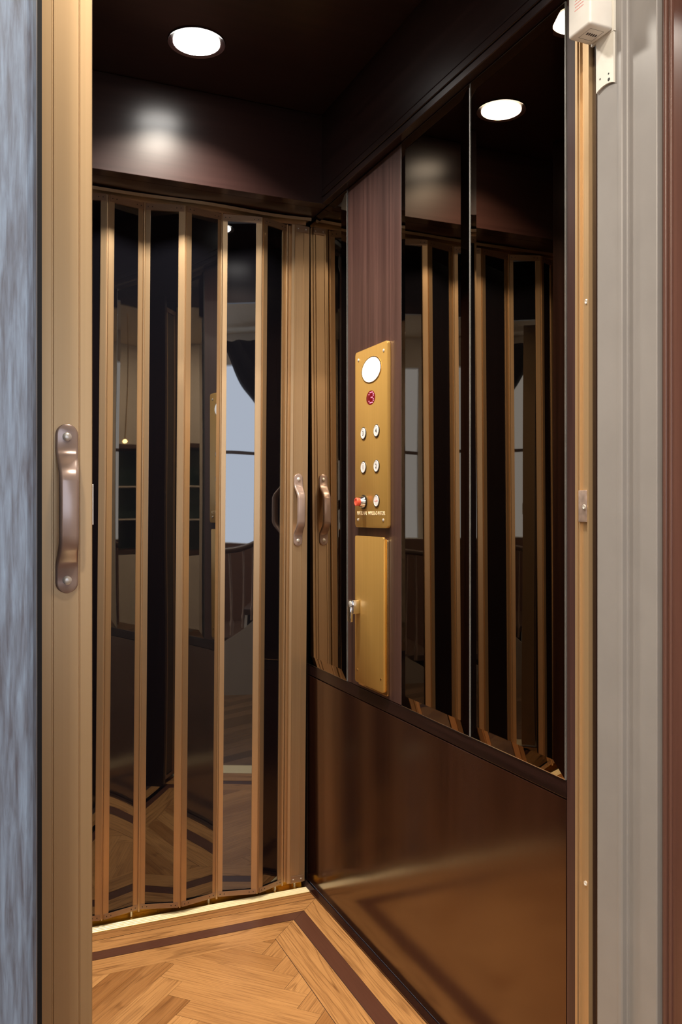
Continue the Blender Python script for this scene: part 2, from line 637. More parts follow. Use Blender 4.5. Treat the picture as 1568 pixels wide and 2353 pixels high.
F = W  # wood face plane
MZ0, MZ1 = 0.679, 2.047
part(MB().box(F, W + 0.006, 1.2145, 2.474, 0.006, 0.6435, 0.0006), 'wainscot_panel', M['mah_wain'], wall_right)
part(MB().box(F, W + 0.006, 1.2145, 2.474, 0.6462, MZ0 - 0.001, 0.0012), 'rail', M['mah_y'], wall_right)
part(MB().box(F, W + 0.006, 1.842, 2.162, MZ0 + 0.0005, MZ1 - 0.0005, 0.001), 'stile', M['stile'], wall_right)
part(MB().box(F, W + 0.006, 1.1865, 1.2125, 0.0, 2.10, 0.0012), 'stile', M['stile'], wall_right)
part(MB().box(F - 0.001, W + 0.006, 2.476, 2.50, 0.0, 2.07, 0.001), 'stile', M['mah_z'], wall_right)
part(MB().box(0.9340, W + 0.006, 1.2145, 2.2985, 2.0490, 2.0660, 0.0015), 'moulding', M['mah_y'], wall_right)
part(MB().box(0.9315, W + 0.006, 1.2145, 2.2985, 2.0675, 2.0850, 0.0015), 'moulding', M['mah_y'], wall_right)
part(MB().box(0.9325, W + 0.006, 1.2145, 2.2985, 2.0865, CEIL - 0.001, 0.0012), 'valance', M['mah_y'], wall_right)
bb = struct(MB().box(0.937, W - 0.0005, 1.2145, 2.402, 0.0, 0.004).build('baseboard_right', M['mah_wain']))
# front end of the cab wall, beside the strike channel
gap = struct(MB().box(W + 0.004, W + 0.03, 1.1335, 1.149, 0.0, 2.36).build('trim_1', M['mah_z']))


# ------------------------------------------------------------------ bevelled mirrors
def mirror(y0, y1, z0, z1, label, yaw=0.0, bev=0.029, dep=0.0040):
    root = thing('wall_mirror', label, 'mirror', (W, (y0 + y1) / 2, z0), 'tinted mirrors along the lift wall')
    xb = W + 0.0058
    ym, zm = (y0 + y1) / 2, (z0 + z1) / 2
    # the glass may hang a hair out of true
    lean = lambda y, z: yaw * (y - ym)
    ar = 0.0016
    R = lambda x, a: [(x + lean(y, z), y, z) for y, z in ((y0 + a, z0 + a), (y1 - a, z0 + a), (y1 - a, z1 - a), (y0 + a, z1 - a))]
    i = R(W - 0.0058, bev)
    o = R(W - 0.0058 + dep, ar)
    a_ = R(W - 0.0058 + dep + 0.0006, 0.0)
    m = MB()
    m.quad(*i[::-1])
    g = MB()
    for k in range(4):
        g.quad(o[k], i[k], i[(k + 1) % 4], o[(k + 1) % 4])
    bk = [(xb, y0, z0), (xb, y1, z0), (xb, y1, z1), (xb, y0, z1)]
    e = MB()
    for k in range(4):
        e.quad(a_[k], o[k], o[(k + 1) % 4], a_[(k + 1) % 4])
        e.quad(a_[k], a_[(k + 1) % 4], bk[(k + 1) % 4], bk[k])
    e.quad(*bk)
    for q in (m, g, e):
        bmesh.ops.recalc_face_normals(q.bm, faces=q.bm.faces[:])
    m.build('mirror_face', M['mirror'], root)
    g.build('bevel', M['mirror'], root)
    e.build('glass_edge', M['mirror_edge'], root)
    return root


mirror(2.1655, 2.472, MZ0, MZ1, 'narrow tinted mirror strip in the corner, left of the brass button panel')
mirror(1.5265, 1.8395, MZ0, MZ1, 'middle one of the tall tinted mirrors, directly right of the brass button panel', 0.0051)
mirror(1.2145, 1.5245, MZ0, MZ1, 'tall tinted mirror nearest the doorway, with the white lamp showing in it')

# ================================================================== button panel
PX = W - 0.0095
cop = thing('button_panel', 'tall brass lift button panel with oval lamp and numbered buttons', 'control panel', (W, 1.994, 1.11))
MB().prism(rrect(1.898, 2.0915, 1.1095, 1.578, 0.008), 'x', PX, W - 0.0002, 0.0012).build('face_plate', M['brass'], cop, True)
lens = MB().lathe([(1.0, 0), (1.0, 0.001), (0.9, 0.0022), (0.6, 0.003), (0, 0.0034)], (PX + 0.0004, 1.990, 1.5185), (-1, 0, 0), 40, sy=0.0565, sz=0.0315)
lens.build('lamp_lens', M['lens_op'], cop, True)
MB().lathe([(1.0, 0.0), (1.0, 0.0012), (0.93, 0.0016), (0.93, 0.0002)], (PX + 0.0002, 1.990, 1.5185), (-1, 0, 0), 40, sy=0.0595, sz=0.0342).build('lamp_rim', M['brass_edge'], cop, True)
disp = MB().lathe([(1.0, 0), (1.0, 0.0006), (0.9, 0.0008), (0, 0.0008)], (PX + 0.0002, 1.994, 1.4465), (-1, 0, 0), 32, sy=0.0265, sz=0.0182).build('floor_display', M['redglass'], cop, True)
dots = ['01110', '10001', '00001', '00110', '00001', '10001', '01110']
ld = MB()
for r, row in enumerate(dots):
    for c_, ch in enumerate(row):
        if ch == '1':
            ld.lathe([(0.00165, 0), (0.00165, 0.0004), (0, 0.0009)], (PX - 0.0005, 1.9905 - (c_ - 2) * 0.0064, 1.4465 - (r - 3) * 0.0044), (-1, 0, 0), 8)
ld.build('lit_numeral', M['led'], disp)
for y, z in ((2.070, 1.5557), (1.9180, 1.5557), (2.0728, 1.1290), (1.9200, 1.1295)):
    MB().lathe([(0.0042, 0), (0.0042, 0.0008), (0.003, 0.0017), (0, 0.002)], (PX, y, z), (-1, 0, 0), 16).build('screw', M['chrome'], cop, True)


def button(y, z, txt, inkmat, face):
    b = MB().lathe([(0.0165, 0), (0.0165, 0.0018), (0.0152, 0.0022), (0.0152, 0.0004), (0.0, 0.0004)], (PX, y, z), (-1, 0, 0), 32).build('push_button', M['black_plastic'], cop, True)
    MB().lathe([(0.0148, 0.0003), (0.0148, 0.0018), (0.0138, 0.0028), (0.0122, 0.0028), (0.0118, 0.0024), (0, 0.0024)], (PX, y, z), (-1, 0, 0), 32).build('button_cap', face, b, True)
    if txt:
        text_mesh('numeral', txt, 0.017, inkmat, b, (PX - 0.0026, y, z), (0, -1, 0), (0, 0, 1), 0.0003)
    return b


BX = [2.0369, 1.9578]
button(BX[0], 1.3573, '3', M['ink'], M['white_btn'])
button(BX[1], 1.3573, '4', M['ink'], M['white_btn'])
button(BX[0], 1.2677, '1', M['ink'], M['white_btn'])
button(BX[1], 1.2672, '2', M['ink'], M['white_btn'])
al = button(BX[1], 1.1783, None, None, M['white_btn'])
al['label'] = 'white alarm button with faded red lettering'
text_mesh('lettering', 'ALARM', 0.006, M['redink'], al, (PX - 0.0026, BX[1], 1.1783), (0, -1, 0), (0, 0, 1), 0.0002)
st = MB().lathe([(0.0178, 0), (0.0178, 0.002), (0.0165, 0.004), (0.0125, 0.013), (0.0118, 0.0145), (0, 0.0145)], (PX, 2.0340, 1.1765), (-1, 0, 0), 32).build('stop_button', M['lockchrome'], cop, True)
st['label'] = 'red stop button on a steel collar'
MB().lathe([(0.0095, 0.010), (0.0095, 0.0145), (0.0105, 0.016), (0.0112, 0.023), (0.0105, 0.0245), (0.0075, 0.0248), (0.0072, 0.0238), (0, 0.0238)], (PX, 2.0340, 1.1765), (-1, 0, 0), 32).build('red_knob', M['red'], st, True)
MB().lathe([(0.0182, 0.0), (0.0186, 0.0008), (0.0186, 0.004), (0.0176, 0.0042)], (PX, 2.0340, 1.1765), (-1, 0, 0), 32).build('collar', M['black_plastic'], st, True)
text_mesh('lettering', 'NATIONAL  WHEEL-O-VATOR', 0.0145, M['cream'], cop, (PX - 0.0002, 1.9945, 1.1462), (0, -1, 0), (0, 0, 1), 0.0003, width=0.168)

# ------------------------------------------------------------------ brass cupboard door under it
ph = thing('cabinet_door', 'plain brass cabinet door with a chrome lock, below the button panel', 'cabinet door', (W, 2.0, 0.695))
DX = W - 0.013
MB().prism(rrect(1.9045, 2.080, 0.688, 1.081, 0.006), 'x', W - 0.006, W - 0.0002, 0.0008).build('back_plate', M['brass_edge'], ph, True)
MB().prism(rrect(1.914, 2.0855, 0.696, 1.0865, 0.005), 'x', DX, W - 0.0068, 0.0009).build('door_plate', M['brass'], ph, True)
for y, z in ((2.070, 0.728), (1.927, 0.728)):
    MB().lathe([(0.0032, 0), (0.0032, 0.0005), (0.002, 0.0011), (0, 0.0013)], (DX, y, z), (-1, 0, 0), 12).build('screw', M['brass_edge'], ph, True)
lk = MB().box(DX - 0.0225, DX, 2.052, 2.078, 0.880, 0.9165, 0.0018).build('lock', M['lockchrome'], ph, True)
lk['label'] = 'chrome lock with a small key tab'
MB().box(DX - 0.0275, DX - 0.0195, 2.0555, 2.0745, 0.858, 0.899, 0.002).build('key_tab', M['lockchrome'], lk, True)
MB().lathe([(0.0075, 0.022), (0.0075, 0.0245), (0.006, 0.0255), (0, 0.0255)], (DX, 2.065, 0.9065), (-1, 0, 0), 20).build('key_face', M['chrome'], lk, True)


# ================================================================== handle
def handle_mesh(lat, out, zc, base, length=0.22, width=0.0285, rise=0.026):
    """Pull handle. lat/out are unit vectors (sideways / away from the post), base is the point on the post."""
    lat, out = Vector(lat), Vector(out)
    up = Vector((0, 0, 1))
    base = Vector(base)
    h = length / 2
    path = []
    tab_t, grip_t = 0.0065, 0.0125
    # (z, centre offset, width, thickness)
    for k in range(7):
        a = k / 6 * PI / 2
        path.append((-h + (width / 2) * (1 - math.cos(a)) , tab_t / 2, max(width * math.sin(a), 0.004), tab_t * (0.55 + 0.45 * math.sin(a))))
    path += [(-h + 0.031, tab_t / 2, width, tab_t), (-h + 0.035, tab_t / 2 + 0.001, width, tab_t + 0.001)]
    for k in range(1, 8):
        t = k / 8
        sm = t * t * (3 - 2 * t) * 0.4 + t * 0.6
        path.append((-h + 0.035 + 0.034 * t, tab_t / 2 + rise * sm, width - 0.004 * t, tab_t + (grip_t - tab_t) * t))
    path += [(-h + 0.071, tab_t / 2 + rise, width - 0.004, grip_t), (-h + 0.076, tab_t / 2 + rise + 0.001, width - 0.004, grip_t)]
    path = path + [(0, tab_t / 2 + rise + 0.0012, width - 0.004, grip_t)] + [(-p[0], p[1], p[2], p[3]) for p in path[::-1]]
    bm = bmesh.new()
    rings = []
    for i, (z, o, w, t) in enumerate(path):
        a, b_ = path[max(i - 1, 0)], path[min(i + 1, len(path) - 1)]
        tz, to = b_[0] - a[0], b_[1] - a[1]
        ln = math.hypot(tz, to)
        nrm = out * (tz / ln) - up * (to / ln)
        c = base + up * (z + zc) + out * o
        r = min(0.0045, w * 0.45, t * 0.45)
        ring_ = [bm.verts.new(c + lat * p[0] + nrm * p[1]) for p in rrect(-w / 2, w / 2, -t / 2, t / 2, r, 4)]
        rings.append(ring_)
    n = len(rings[0])
    for a, d in zip(rings, rings[1:]):
        for k in range(n):
            bm.faces.new((a[k], a[(k + 1) % n], d[(k + 1) % n], d[k]))
    bm.faces.new(rings[0]); bm.faces.new(rings[-1])
    m = MB()
    m.merge(bm)
    return m


def add_handle(parent, lat, out, base, zc):
    hd = handle_mesh(lat, out, zc, base).build('handle', M['handle'], parent, True, 40)
    hd['label'] = 'brown enamelled pull handle'
    for s in (-1, 1):
        p = Vector(base) + Vector((0, 0, zc + s * 0.093)) + Vector(out) * 0.0064
        sc = MB().lathe([(0.0058, 0), (0.0058, 0.0008), (0.0045, 0.0022), (0.002, 0.0028), (0, 0.0029)], p, out, 20)
        sc.build('screw', M['chrome'], hd, True)
    return hd


# ================================================================== folding gates
GZ0, GZ1 = 0.022, 2.029


def gate_panel(root, p, q, front_left, z0=GZ0, z1=GZ1, slop=0.0, rivets=True):
    """One leaf between plan points p and q: two stiles, end rails, a smoked pane."""
    p, q = Vector((p[0], p[1], 0)), Vector((q[0], q[1], 0))
    d = (q - p); ln = d.length; d.normalize()
    nrm = Vector((d.y, -d.x, 0))      # towards -Y : the cab side for p left of q
    up = Vector((0, 0, 1))

    def slab(m, u0, u1, n0, n1, a, b, bev=0.0):
        bm = bmesh.new()
        vs = [bm.verts.new(p + d * u + nrm * n + up * z) for u in (u0, u1) for n in (n0, n1) for z in (a, b)]
        qd = lambda *i: bm.faces.new([vs[k] for k in i])
        qd(0, 1, 3, 2); qd(4, 6, 7, 5); qd(0, 4, 5, 1); qd(2, 3, 7, 6); qd(0, 2, 6, 4); qd(1, 5, 7, 3)
        if bev:
            bmesh.ops.bevel(bm, geom=bm.edges[:], offset=bev, segments=2, affect='EDGES')
        m.merge(bm)
        return m
    pm = slab(MB(), 0.014, ln - 0.014, -0.0012, 0.0012, z0 + 0.004, z1 - 0.004)
    if slop:
        bmesh.ops.rotate(pm.bm, verts=pm.bm.verts[:], cent=(p + q) / 2, matrix=Matrix.Rotation(math.radians(slop), 3, 'Z'))
    pane = pm.build('gate_panel', M['pane'], root)
    for u0, u1 in ((0.0012, 0.0185), (ln - 0.0185, ln - 0.0012)):
        m = MB()
        slab(m, u0, u1, -0.0045, 0.0045, z0, z1, 0.0012)
        m.build('stile', M['bronze'], pane)
    for a, b in ((z0 - 0.001, z0 + 0.0135), (z1 - 0.0185, z1)):
        m = MB()
        slab(m, 0.004, ln - 0.004, 0.0046, 0.0066, a, b, 0.0006)
        slab(m, 0.004, ln - 0.004, -0.0046, 0.0046, a, a + 0.002 if a < 1 else b)
        m.build('end_rail', M['bronze_dark'], pane)
        zc = (a + b) / 2
        for u in (0.012, 0.024, ln - 0.024, ln - 0.012) if rivets else ():
            MB().lathe([(0.0016, 0), (0.0013, 0.0006), (0, 0.0008)], p + d * u + nrm * 0.0065 + up * zc, nrm, 8).build('rivet', M['black'], pane)
    return pane


def hinge(root, p, valley, z0=GZ0, z1=GZ1):
    m = MB()
    if valley:
        m.lathe([(0.0036, z0 - 0.006), (0.0036, z1 + 0.001)], (p[0], p[1] - 0.006, 0), (0, 0, 1), 12)
    else:
        m.lathe([(0.0026, z0 - 0.004), (0.0026, z1 + 0.001)], (p[0], p[1] + 0.002, 0), (0, 0, 1), 10)
    return m.build('hinge', M['bronze'], root, True)


gate = thing('folding_gate', 'closed bronze accordion gate with smoked panes across the back of the lift', 'gate', (0.49, 2.44, 0.0))
FOLDS = [(0.012, 2.455), (0.090, 2.418), (0.200, 2.452), (0.3265, 2.424), (0.4315, 2.451), (0.5430, 2.418), (0.6560, 2.444), (0.7745, 2.4185), (0.8640, 2.455)]
SLOP = [0, 0, 0, -2.2, 0, -5.2, 0, 0]      # loose panes sit a few degrees askew in their channels
for i in range(len(FOLDS) - 1):
    gate_panel(gate, FOLDS[i], FOLDS[i + 1], i % 2, slop=SLOP[i])
for i, f in enumerate(FOLDS[1:]):
    hinge(gate, f, i % 2 == 1)
# closing post of the gate : stepped extrusion
post_pts = [(0.8690, 2.462), (0.8690, 2.450), (0.8745, 2.450), (0.8750, 2.436), (0.8830, 2.4345), (0.8840, 2.432), (0.8880, 2.432), (0.8885, 2.4335),
            (0.9120, 2.4335), (0.9125, 2.432), (0.9165, 2.432), (0.9170, 2.4345), (0.9240, 2.4345), (0.9245, 2.437), (0.9325, 2.437), (0.9330, 2.462)]
post = MB().prism(post_pts, 'z', GZ0 + 0.002, GZ1).build('end_post', M['bronze'], gate)
for a, b in ((GZ0 + 0.004, GZ0 + 0.024), (GZ1 - 0.022, GZ1 - 0.002)):
    m = MB().box(0.8860, 0.9250, 2.4300, 2.4318, a, b, 0.0005)
    cl = m.build('end_clip', M['bronze_dark'], post)
for x in (0.893, 0.918):
    for z in (GZ0 + 0.014, GZ1 - 0.012):
        MB().lathe([(0.0024, 0), (0.0018, 0.0010), (0, 0.0013)], (x, 2.4302, z), (0, -1, 0), 10).build('screw', M['chrome'], post, True)
add_handle(gate, (1, 0, 0), (0, -1, 0), (0.8995, 2.4335, 0), 1.160)
for x in (0.062, 0.279, 0.412, 0.636, 0.842, 0.905):
    MB().lathe([(0.0036, -0.020), (0.0036, 0.004)], (x, 2.452, GZ0), (0, 0, 1), 10).build('guide_pin', M['chrome'], gate, True)
gate.rotation_euler = (0, math.atan(0.017 / 2.03), 0)

# front gate, folded open : leading post and a stack of leaves behind it
fg = thing('folding_gate', 'near bronze accordion gate folded open at the left, handle towards the hall', 'gate', (0.08, 1.20, 0.0))
PY = 1.160
fx = lambda x: x
pp = [(0.0790, 1.205), (0.0790, PY + 0.0014), (0.0800, PY + 0.0003), (0.0935, PY), (0.0942, PY + 0.0022), (0.0956, PY + 0.0022), (0.0962, PY),
      (0.1268, PY), (0.1274, PY + 0.0022), (0.1284, PY + 0.0022), (0.1290, PY), (0.1437, PY), (0.1445, PY + 0.001), (0.1445, 1.205)]
fpost = MB().prism(pp, 'z', 0.012, 2.05).build('end_post', M['bronze_post'], fg)
add_handle(fg, (1, 0, 0), (0, -1, 0), (0.1120, PY, 0), 1.1545)
MB().box(0.1446, 0.1464, 1.163, 1.180, 1.133, 1.187, 0.0005).build('latch_plate', M['chrome'], fpost)
xs = [0.068, 0.054, 0.041, 0.028, 0.015]
for k, x in enumerate(xs):
    a = (x + 0.003, 1.205); b = (x - 0.003, 1.310)
    gate_panel(fg, a, b, 0, rivets=False)

# track over the back gate: shallow bowed bronze channel under the header
tr = MB()
bmt = bmesh.new()
cols_ = []
for k in range(25):
    x = 0.012 + (W - 0.010 - 0.012) * k / 24
    y = 2.414 + 0.004 * math.sin(k / 24 * PI * 5)
    z = 2.0468 - 0.002 * (k / 24.0) + 0.0018 * math.sin(k / 24 * PI * 4 + 0.6)
    cols_.append([bmt.verts.new((x, y, z - 0.009)), bmt.verts.new((x, y, z)), bmt.verts.new((x, y + 0.05, z)), bmt.verts.new((x, y + 0.05, z - 0.009)), bmt.verts.new((x, y + 0.046, z - 0.009)), bmt.verts.new((x, y + 0.046, z - 0.003)), bmt.verts.new((x, y + 0.004, z - 0.003)), bmt.verts.new((x, y + 0.004, z - 0.009))])
for a, d in zip(cols_, cols_[1:]):
    for k in range(8):
        bmt.faces.new((a[k], a[(k + 1) % 8], d[(k + 1) % 8], d[k]))
bmt.faces.new(cols_[0]); bmt.faces.new(cols_[-1])
tr.merge(bmt)
tag(tr.build('gate_track', M['bronze'], None, True, 30), 'slightly bowed bronze track above the back gate, under the dark header', 'track')

# ================================================================== sill
sill = thing('door_sill', 'ribbed polished brass sill under the closed back gate', 'sill', (0.48, 2.44, 0.0))
MB().box(0.021, 0.9355, 2.4000, 2.520, -0.03, 0.0008, 0.0004).build('sill_plate', M['brass_plate'], sill)
for k in range(4):
    y = 2.4012 + k * 0.0088
    prof = [(y + 0.0038 - 0.0038 * math.cos(PI * a / 10), 0.0006 + 0.0026 * math.sin(PI * a / 10)) for a in range(11)]
    MB().prism(prof, 'x', 0.021, 0.9355).build('rib', M['brass_sill'], sill, True, 60)
MB().box(0.021, 0.9355, 2.472, 2.478, 0.0006, 0.016, 0.001).build('rib', M['brass_plate'], sill)
s2 = MB()
s2.box(0.0, W, 1.070, 1.189, -0.03, 0.0006, 0.0004)
tag(s2.build('door_sill', M['brass_sill'], None), 'flat brass sill in the open doorway beside the hall', 'sill')

# ================================================================== header, ceiling, other cab walls
hdr = struct(MB().box(X0, W - 0.0012, 2.300, 2.340, 2.049, CEIL - 0.0008, 0.0012).build('trim_2', M['mah_x']))
sof = struct(MB().box(X0, W - 0.0012, 2.3405, 2.54, 2.0492, 2.08).build('trim_3', M['mah_x']))
struct(MB().box(X0 - 0.04, W + 0.05, 1.19, 2.56, CEIL, CEIL + 0.03).build('ceiling', M['mah_x']))
struct(MB().box(X0 - 0.04, W + 0.05, 2.541, 2.56, -0.05, 2.36).build('wall_back', M['black']))
struct(MB().box(X0 - 0.04, X0 - 0.0005, 1.19, 2.54, -0.05, 2.36).build('wall_left', M['mah_z']))
struct(MB().box(X0, W - 0.0012, 1.191, 1.214, 2.075, CEIL - 0.001).build('trim_4', M['mah_x']))


# ------------------------------------------------------------------ downlights
def downlight(x, y, label, power):
    r = thing('ceiling_light', label, 'ceiling light', (x, y, CEIL), 'recessed lamps in the lift ceiling')
    MB().lathe([(0.057, -0.0005), (0.066, -0.0015), (0.070, -0.0035), (0.071, -0.0005)], (x, y, CEIL), (0, 0, 1), 48).build('trim_ring', M['mah_x'], r, True)
    MB().lathe([(0.057, -0.0006), (0.057, -0.0030), (0.050, -0.0042), (0, -0.0050)], (x, y, CEIL), (0, 0, 1), 48).build('lens', M['lens'], r, True)
    ld_ = bpy.data.lights.new('lamp_beam', 'AREA')
    ld_.shape = 'DISK'
    ld_.size = 0.092
    ld_.energy = power
    ld_.spread = math.radians(122)
    ld_.color = (1.0, 0.90, 0.76)
    lo = bpy.data.objects.new('lamp_beam', ld_)
    COL.objects.link(lo)
    lo.location = (x, y, CEIL - 0.0065)
    adopt(lo, r)
    return r


downlight(0.5055, 2.064, 'round white recessed lamp glowing in the dark ceiling', 14.0)
downlight(0.5055, 1.500, 'second recessed lamp in the lift ceiling, nearer the doorway', 9.0)

# ================================================================== strike channel
ch = thing('strike_channel', 'narrow bronze strike channel up the right edge of the doorway', 'door channel', (W, 1.167, 0.0))
cp = [(W + 0.0055, 1.1500), (W - 0.0040, 1.1500), (W - 0.0040, 1.1535), (W + 0.0015, 1.1535), (W + 0.0015, 1.1742), (W - 0.0022, 1.1746), (W - 0.0022, 1.1768), (W + 0.002, 1.1772), (W + 0.002, 1.1790), (W - 0.0040, 1.1796), (W - 0.0040, 1.1850), (W + 0.0055, 1.1850)]
chm = MB().prism(cp, 'z', 0.001, 2.34).build('channel', M['bronze_post'], ch)
kp = MB().box(W - 0.0052, W + 0.0014, 1.1545, 1.1755, 1.133, 1.187, 0.0012).build('keeper_plate', M['keeper'], ch, True)


def ring_screw(y, z, x, parent):
    MB().lathe([(0.0042, 0), (0.0042, 0.0014), (0.0030, 0.0020), (0.0018, 0.0014), (0.0014, 0.0004), (0, 0.0004)], (x, y, z), (-1, 0, 0), 16).build('screw', M['chrome'], parent, True)


ring_screw(1.1590, 1.1585, W - 0.0052, kp)
ring_screw(1.1612, 1.5074, W + 0.0015, chm)
ring_screw(1.1635, 0.5178, W + 0.0015, chm)

# ================================================================== door frame, right: grey jamb
jp = [(W + 0.05, 1.1325), (W, 1.1325), (W, 1.0860), (W - 0.0012, 1.0845), (W - 0.0018, 1.0800), (W - 0.0012, 1.0748), (W + 0.0004, 1.0728), (W + 0.0080, 1.0722), (W + 0.0090, 1.0712), (W + 0.0118, 1.0705),
      (W + 0.0118, 1.0120), (W + 0.0130, 1.0105), (W + 0.05, 1.0105)]
struct(MB().prism(jp, 'z', 0.0, 2.45).build('trim_5', M['grey']))

# open hall door standing at the right edge
d1 = struct(MB().box(0.9760, 1.016, 0.14, 1.0090, 0.006, 2.12, 0.003).build('door_1', M['door']))
MB().lathe([(0.0040, 0.02), (0.0040, 2.10)], (0.9752, 0.9990, 0), (0, 0, 1), 12).build('bead', M['door'], d1, True)
MB().lathe([(0.0030, 0.02), (0.0030, 2.10)], (0.9755, 0.9885, 0), (0, 0, 1), 12).build('bead', M['door'], d1, True)

# ------------------------------------------------------------------ white interlock box with its bracket
ib = thing('interlock_box', 'white plastic door lock box mounted high on the grey jamb', 'door lock', (W, 1.117, 1.93))
box = MB().box(0.9050, W - 0.0042, 1.0895, 1.1445, 1.9315, 2.16, 0.0045, 3).build('housing', M['white'], ib, True)
br_pts = [(1.0895, 1.9300)] + [(1.0895 + 0.042 * k / 8, 1.8465 + 0.005 * math.sin(PI * k / 8) ** 0.7) for k in range(9)] + [(1.1315, 1.9300)]
brk = MB().prism([(y, z) for y, z in br_pts] , 'x', W - 0.0038, W - 0.0003, 0.0).build('bracket', M['white_bracket'], ib)
MB().box(W - 0.0042, W - 0.0003, 1.0880, 1.1440, 1.9301, 2.16).build('back_plate', M['white_bracket'], ib)
for y, z, r in ((1.1215, 1.8660, 0.0016), (1.1010, 1.8655, 0.0016), (1.1005, 1.8560, 0.0028)):
    MB().lathe([(r, 0), (r, 0.0003), (0, 0.0003)], (W - 0.0038, y, z), (-1, 0, 0), 12).build('screw_hole', M['black'], brk)
# faded red notice: a heading and lines of tiny print on the side towards the lift
rows = MB()
nx = 0.9050 - 0.00015
rows.box(nx, nx + 0.0004, 1.1050, 1.1270, 2.0010, 2.0046)
rows.box(nx, nx + 0.0004, 1.1050, 1.1270, 1.9955, 1.9990)
for k in range(5):
    z = 1.9905 - k * 0.0052
    rows.box(nx, nx + 0.0004, 1.1050, 1.1270 - 0.001 * (k % 2), z - 0.0007, z + 0.0007)
rows.build('notice_print', M['redink'], box)
fr = MB()
bz = 1.9315 - 0.0002
for x0, x1, y0, y1 in ((0.916, 0.943, 1.1010, 1.1014), (0.916, 0.943, 1.1306, 1.1310), (0.916, 0.9164, 1.1010, 1.1310), (0.9426, 0.943, 1.1010, 1.1310)):
    fr.box(x0, x1, y0, y1, bz, bz + 0.0004)
fr.build('logo_outline', M['ink'], box)
lg = MB()
for k in range(5):
    lg.prism([(0.920 + 0.0042 * k, 1.1125), (0.9228 + 0.0042 * k, 1.1125), (0.9236 + 0.0042 * k, 1.1190), (0.9208 + 0.0042 * k, 1.1190)], 'z', bz, bz + 0.0004)
lg.build('logo_print', M['ink'], box)

# ================================================================== left of the opening: hall casing
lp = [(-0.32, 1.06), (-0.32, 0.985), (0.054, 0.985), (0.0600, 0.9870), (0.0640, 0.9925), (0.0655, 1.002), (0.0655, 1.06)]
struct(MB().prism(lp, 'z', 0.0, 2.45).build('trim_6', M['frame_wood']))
struct(MB().box(0.050, 0.0745, 1.0605, 1.155, 0.0, 2.36).build('trim_7', M['black']))
struct(MB().box(-0.04, 0.0745, 1.3125, 1.334, 0.0, 2.07).build('trim_8', M['mah_z']))

struct(MB().box(-0.36, 1.02, 1.0615, 1.1885, 2.455, 2.50).build('trim_9', M['grey']))
struct(MB().box(-0.36, 1.02, 1.1600, 1.1885, 2.30, 2.454).build('trim_10', M['mah_x']))
struct(MB().box(-0.36, 0.0495, 1.1600, 1.1885, 0.0, 2.299).build('light_stop', M['black']))  # unseen black plate, added to stop outside light leaking in from the left

# ================================================================== the hall behind the photographer
HX0, HX1, HY0, HZ = -2.6, 2.4, -2.45, 2.72
HB = Boards()
herringbone(HB, HX0, HX1, HY0, 1.069, 0.085, 6, 0.3, 0.0)
struct(HB.build('floor_hall', M['oak_hall'], M['subfloor'], slab=(HX0, HX1, HY0, 1.069, -0.0008, -0.05)))
struct(MB().box(HX0, HX1, HY0, 1.06, HZ, HZ + 0.04).build('ceiling_hall', M['hall_cream']))
struct(MB().box(HX0, -0.3205, 1.01, 1.06, 0, HZ).build('wall_hall_left', M['hall_white']))
struct(MB().box(1.020, HX1, 1.01, 1.06, 0, HZ).build('wall_hall_right', M['hall_white']))
struct(MB().box(-0.3205, 1.020, 1.012, 1.06, 2.36, HZ).build('wall_hall_top', M['hall_white']))
struct(MB().box(HX0 - 0.04, HX0, HY0, 1.06, 0, HZ).build('wall_west', M['hall_white']))
struct(MB().box(HX1, HX1 + 0.04, HY0, 1.06, 0, HZ).build('wall_east', M['hall_white']))
fw = MB()
WX0, WX1, WZ0, WZ1 = -0.55, 0.75, 0.90, 2.45
fw.box(HX0, WX0, HY0 - 0.08, HY0, 0, HZ)
fw.box(WX1, HX1, HY0 - 0.08, HY0, 0, HZ)
fw.box(WX0, WX1, HY0 - 0.08, HY0, 0, WZ0)
fw.box(WX0, WX1, HY0 - 0.08, HY0, WZ1, HZ)
struct(fw.build('wall_south', M['hall_white']))
win = struct(MB().box(WX0, WX1, HY0 - 0.02, HY0 + 0.03, WZ0 - 0.04, WZ0, 0.004).build('window_1', M['hall_white']))
for x in (WX0, WX1 - 0.05):
    MB().box(x, x + 0.05, HY0 - 0.06, HY0 - 0.02, WZ0, WZ1).build('window_frame', M['hall_white'], win)
tp = [(WX0 + 0.05 + 1.2 * k / 16, 1.70 - 0.03 * ((k - 6) / 8.0) ** 2) for k in range(17)]
MB().prism(tp + [(x, z - 0.028) for x, z in tp[::-1]], 'y', HY0 - 0.05, HY0 - 0.025).build('glazing_bar', M['stair_dark'], win)
# daylight outside the window
wl = bpy.data.lights.new('daylight', 'AREA')
wl.shape = 'RECTANGLE'
wl.size = WX1 - WX0
wl.size_y = WZ1 - WZ0
wl.energy = 90
wl.color = (0.78, 0.87, 1.0)
wo = bpy.data.objects.new('daylight', wl)
COL.objects.link(wo)
wo.location = ((WX0 + WX1) / 2, HY0 - 0.09, (WZ0 + WZ1) / 2)
wo.rotation_euler = (PI / 2, 0, PI)

